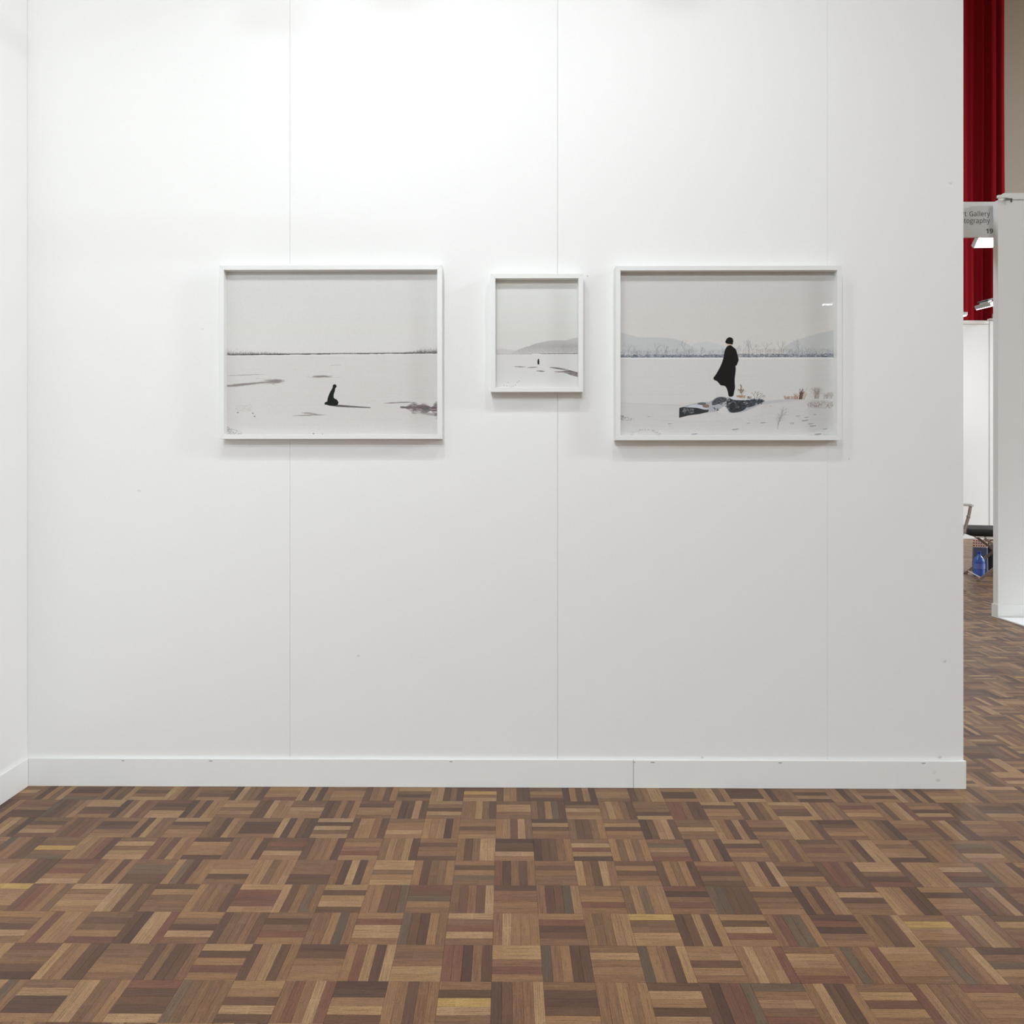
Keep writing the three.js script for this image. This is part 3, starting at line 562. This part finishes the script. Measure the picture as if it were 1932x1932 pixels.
  floodLamp('tilted flood lamp against the red curtain on a long arm', [7.5, 3.43, -7.95], [6.25, 3.2, -6.36], [7.3, 0, -6.6], FLOOD_NEIGHBOUR, 0.2, 0.12);
  floodLamp('flood lamp seen edge-on against the red curtain near the stand wall', [5.95, 3.4, -8.03], [6.24, 3.2, -6.95], [6.2, 0, -7.0], FLOOD_NEIGHBOUR, 0.2, 0.12);

  // red pleated curtain on the hall wall
  const cur = thing('stage_curtain', 'dark red pleated curtain hanging down the hall wall', 'curtain', [9.62, 0, -10.72]);
  const nx = 260, ny = 6, wd = 5.6, ht = 10.2, pos = [], idx = [], r = rng(9);
  const ph = Array.from({ length: 40 }, () => r());
  for (let j = 0; j <= ny; j++) for (let i = 0; i <= nx; i++) {
    const u = i / nx * wd, k = Math.floor(u / 0.16) % 40;
    const f = Math.pow(Math.abs(Math.sin(u * Math.PI / 0.19 + ph[Math.floor(u / 0.9) % 40] * 0.8)), 0.7) * (0.055 + 0.06 * Math.sin(u * 5.3 + 1)) + 0.035 * Math.sin(u * 9.1 + 0.6 * Math.sin(j * 0.9)) + 0.012 * Math.sin(u * 47 + ph[k] * 6);
    pos.push(-u, j / ny * ht + 0.02, f);
  }
  for (let j = 0; j < ny; j++) for (let i = 0; i < nx; i++) { const a = j * (nx + 1) + i, b = a + 1, d = a + nx + 1, e = d + 1; idx.push(a, d, b, b, d, e); }
  const cg = new THREE.BufferGeometry(); cg.setAttribute('position', new THREE.Float32BufferAttribute(pos, 3)); cg.setIndex(idx); cg.computeVertexNormals();
  const red = new THREE.MeshPhysicalMaterial({ roughness: 0.95, side: THREE.DoubleSide, specularIntensity: 0.1 });
  red.color.setRGB(0.21, 0.006, 0.011);
  mesh('cloth', cg, red, cur);
  const rod = new THREE.CylinderGeometry(0.025, 0.025, wd + 0.1, 10); rod.rotateZ(Math.PI / 2); rod.translate(-wd / 2, 10.24, 0.04); mesh('rod', rod, lampDark, cur);
  const tr = mesh('trim_1', box(9.68, 5.1, -10.925, 0.035, 10.2, 0.05, 0.004), std(0xb9bfae, 0.6), scene);
  tr.userData = { kind: 'structure', label: 'pale green moulding on the hall wall beside the curtain', category: 'trim' };
}

// ------------------------------------------------------------------ stand opposite, behind the camera: its lamp shows in the picture glass
{
  const wo = structure('wall_opposite', 'white partition of the stand across the aisle', 'wall');
  for (let i = 0; i < 9; i++) mesh(i ? `panel_00${i}` : 'panel', slab(-3.5 + i, 0, -2.502 + i, 3.25, 7.5, 7.55, 0.002), plainPaint, wo);
  floodLamp('flood lamp on the stand across the aisle mirrored in picture glass', [4.35, 3.285, 7.525], [4.35, 3.325, 6.81], [4.35, 0, 6.9], FLOOD_NEIGHBOUR, 0.12, 0.075);
}

// ------------------------------------------------------------------ folding chairs and the things under them
{
  const paint = std(0x94867a, 0.5), slatPaint = std(0xe6e2da, 0.5), cushionMat = std(0x2a2b2a, 0.75);
  function foldingChair(label, at, turn) {
    // local x: back (+) to front (-); local z: width
    const t = thing('folding_chair', label, 'chair', at, turn, 'folding chairs in the far stand');
    for (const s of [-1, 1]) {
      const z = s * 0.235;
      mesh('leg', mergeGeometries([bar(V(-0.03, 0.43, z * 0.93), V(0.13, 0.3, z * 0.93), 0.024, 0.014), bar(V(0.13, 0.3, z * 0.93), V(0.44, 0.012, z * 0.93), 0.026, 0.014), box(0.445, 0.01, z * 0.93, 0.04, 0.02, 0.02, 0.004)]), paint, t);
      mesh('leg', mergeGeometries([bar(V(-0.08, 0.012, z), V(0.36, 0.44, z), 0.026, 0.014), box(-0.085, 0.01, z, 0.04, 0.02, 0.02, 0.004)]), paint, t);
      mesh('back_post', mergeGeometries([bar(V(0.355, 0.435, z), V(0.43, 0.56, z), 0.026, 0.014), bar(V(0.43, 0.555, z), V(0.475, 0.70, z), 0.026, 0.014), bar(V(0.475, 0.695, z), V(0.495, 0.80, z), 0.026, 0.014), box(0.43, 0.557, z, 0.034, 0.034, 0.018, 0.008), box(0.472, 0.69, z, 0.032, 0.032, 0.018, 0.008)]), paint, t);
    }
    mesh('rung', tube([V(-0.06, 0.032, -0.24), V(-0.06, 0.032, 0.24)], 0.006), slatPaint, t);
    mesh('rung', tube([V(0.41, 0.04, -0.2), V(0.41, 0.04, 0.2)], 0.006), slatPaint, t);
    mesh('pivot_rod', tube([V(0.165, 0.262, -0.22), V(0.165, 0.262, 0.22)], 0.006), slatPaint, t);
    for (let k = 0; k < 6; k++) mesh('seat_slat', box(-0.07 + k * 0.086, 0.441, 0, 0.074, 0.014, 0.45, 0.004), slatPaint, t);
    mesh('back_slat', box(0.494, 0.798, 0, 0.026, 0.024, 0.52, 0.004), slatPaint, t);
    mesh('back_slat', box(0.448, 0.6, 0, 0.014, 0.03, 0.45, 0.004), slatPaint, t);
    const g = new RoundedBoxGeometry(0.58, 0.074, 0.46, 5, 0.03), p = g.attributes.position;
    for (let i = 0; i < p.count; i++) { const x = p.getX(i), z = p.getZ(i), y = p.getY(i); p.setY(i, y + (y > 0 ? 0.008 * Math.sin(x * 17 + z * 9) : 0) + 0.004 * Math.sin(z * 31)); }
    g.translate(0.12, 0.488, 0); g.computeVertexNormals();
    const c = mesh('cushion', g, cushionMat, t); c.userData.label = 'black padded seat cushion';
    return t;
  }
  foldingChair('folding chair with black cushion over a blue bottle', [4.90, 0, -4.52], -0.36);
  foldingChair('folding chair with its back rail beside the other cushion', [3.778, 0, -3.975], 0.1);

  // blue water bottle
  const b = thing('water_bottle', 'blue plastic water bottle standing under the folding chair', 'bottle', [4.945, 0, -4.62]);
  const prof = [[0.001, 0.006], [0.034, 0.002], [0.047, 0.006], [0.05, 0.02], [0.048, 0.05], [0.051, 0.058], [0.048, 0.085], [0.051, 0.095], [0.051, 0.15], [0.047, 0.16], [0.051, 0.17], [0.049, 0.19], [0.036, 0.222], [0.018, 0.243], [0.015, 0.262], [0.0145, 0.275]].map(([a, c]) => new THREE.Vector2(a, c * 0.88));
  mesh('body', new THREE.LatheGeometry(prof, 28), new THREE.MeshPhysicalMaterial({ color: 0x78a2f2, roughness: 0.12, transmission: 0.6, thickness: 0, ior: 1.45, side: THREE.DoubleSide }), b);
  const cap = new THREE.CylinderGeometry(0.0165, 0.0165, 0.022, 20); cap.translate(0, 0.247, 0); mesh('cap', cap, std(0x1d3fb0, 0.4), b);
  const lab = new THREE.CylinderGeometry(0.0517, 0.0517, 0.05, 28, 1, true); lab.translate(0, 0.108, 0);
  mesh('wrap_label', lab, new THREE.MeshStandardMaterial({ color: 0x6f80cc, roughness: 0.4, side: THREE.DoubleSide }), b);

  // carrier bag with a dotted top
  const bc = canvas(256, 384), x = bc.getContext('2d');
  x.fillStyle = 'rgb(92,104,132)'; x.fillRect(0, 0, 256, 384); x.fillStyle = 'rgb(238,222,214)'; x.fillRect(0, 0, 256, 92);
  x.fillStyle = 'rgb(176,50,46)'; for (let i = 0; i < 9; i++) for (let j = 0; j < 3; j++) { x.beginPath(); x.arc(16 + i * 29, 17 + j * 29, 8.5, 0, 7); x.fill(); }
  const bag = thing('carrier_bag', 'slate blue carrier bag with white red-dotted top behind bottle', 'bag', [5.10, 0, -4.83], -0.3);
  const bg = new RoundedBoxGeometry(0.13, 0.365, 0.1, 4, 0.02), bp = bg.attributes.position, bu = bg.attributes.uv;
  for (let i = 0; i < bp.count; i++) { const y = bp.getY(i) / 0.365 + 0.5, px = bp.getX(i), pz = bp.getZ(i); bu.setXY(i, px / 0.2 + 0.5, y); bp.setZ(i, pz * (1 - 0.55 * y) + 0.005 * Math.sin(px * 40 + y * 6)); bp.setX(i, px * (1 - 0.06 * y)); }
  bg.translate(0, 0.1825, 0); bg.computeVertexNormals();
  mesh('body', bg, new THREE.MeshStandardMaterial({ map: canvasTexture(bc), roughness: 0.6 }), bag);
  for (const s of [-1, 1]) mesh('handle', tube([V(-0.05, 0.36, s * 0.014), V(-0.03, 0.4, s * 0.016), V(0.03, 0.4, s * 0.016), V(0.05, 0.36, s * 0.014)], 0.003), std(0xd8c8c0, 0.6), bag);

  // black bag
  const kb = thing('black_bag', 'black soft bag slumped beside the blue bottle', 'bag', [5.29, 0, -4.93], -0.2);
  const kg = new RoundedBoxGeometry(0.15, 0.29, 0.14, 5, 0.045), kp = kg.attributes.position;
  for (let i = 0; i < kp.count; i++) { const y = kp.getY(i) / 0.29 + 0.5; kp.setX(i, kp.getX(i) * (1.05 - 0.35 * y) + 0.008 * Math.sin(y * 11)); kp.setZ(i, kp.getZ(i) * (1.05 - 0.4 * y)); }
  kg.translate(0, 0.145, 0); kg.computeVertexNormals();
  mesh('body', kg, std(0x17181a, 0.7), kb);
  mesh('strap', tube([V(-0.03, 0.28, 0), V(-0.02, 0.34, 0.02), V(0.02, 0.34, 0.02), V(0.03, 0.28, 0)], 0.006), std(0x17181a, 0.7), kb);
}

renderer.render(scene, camera);
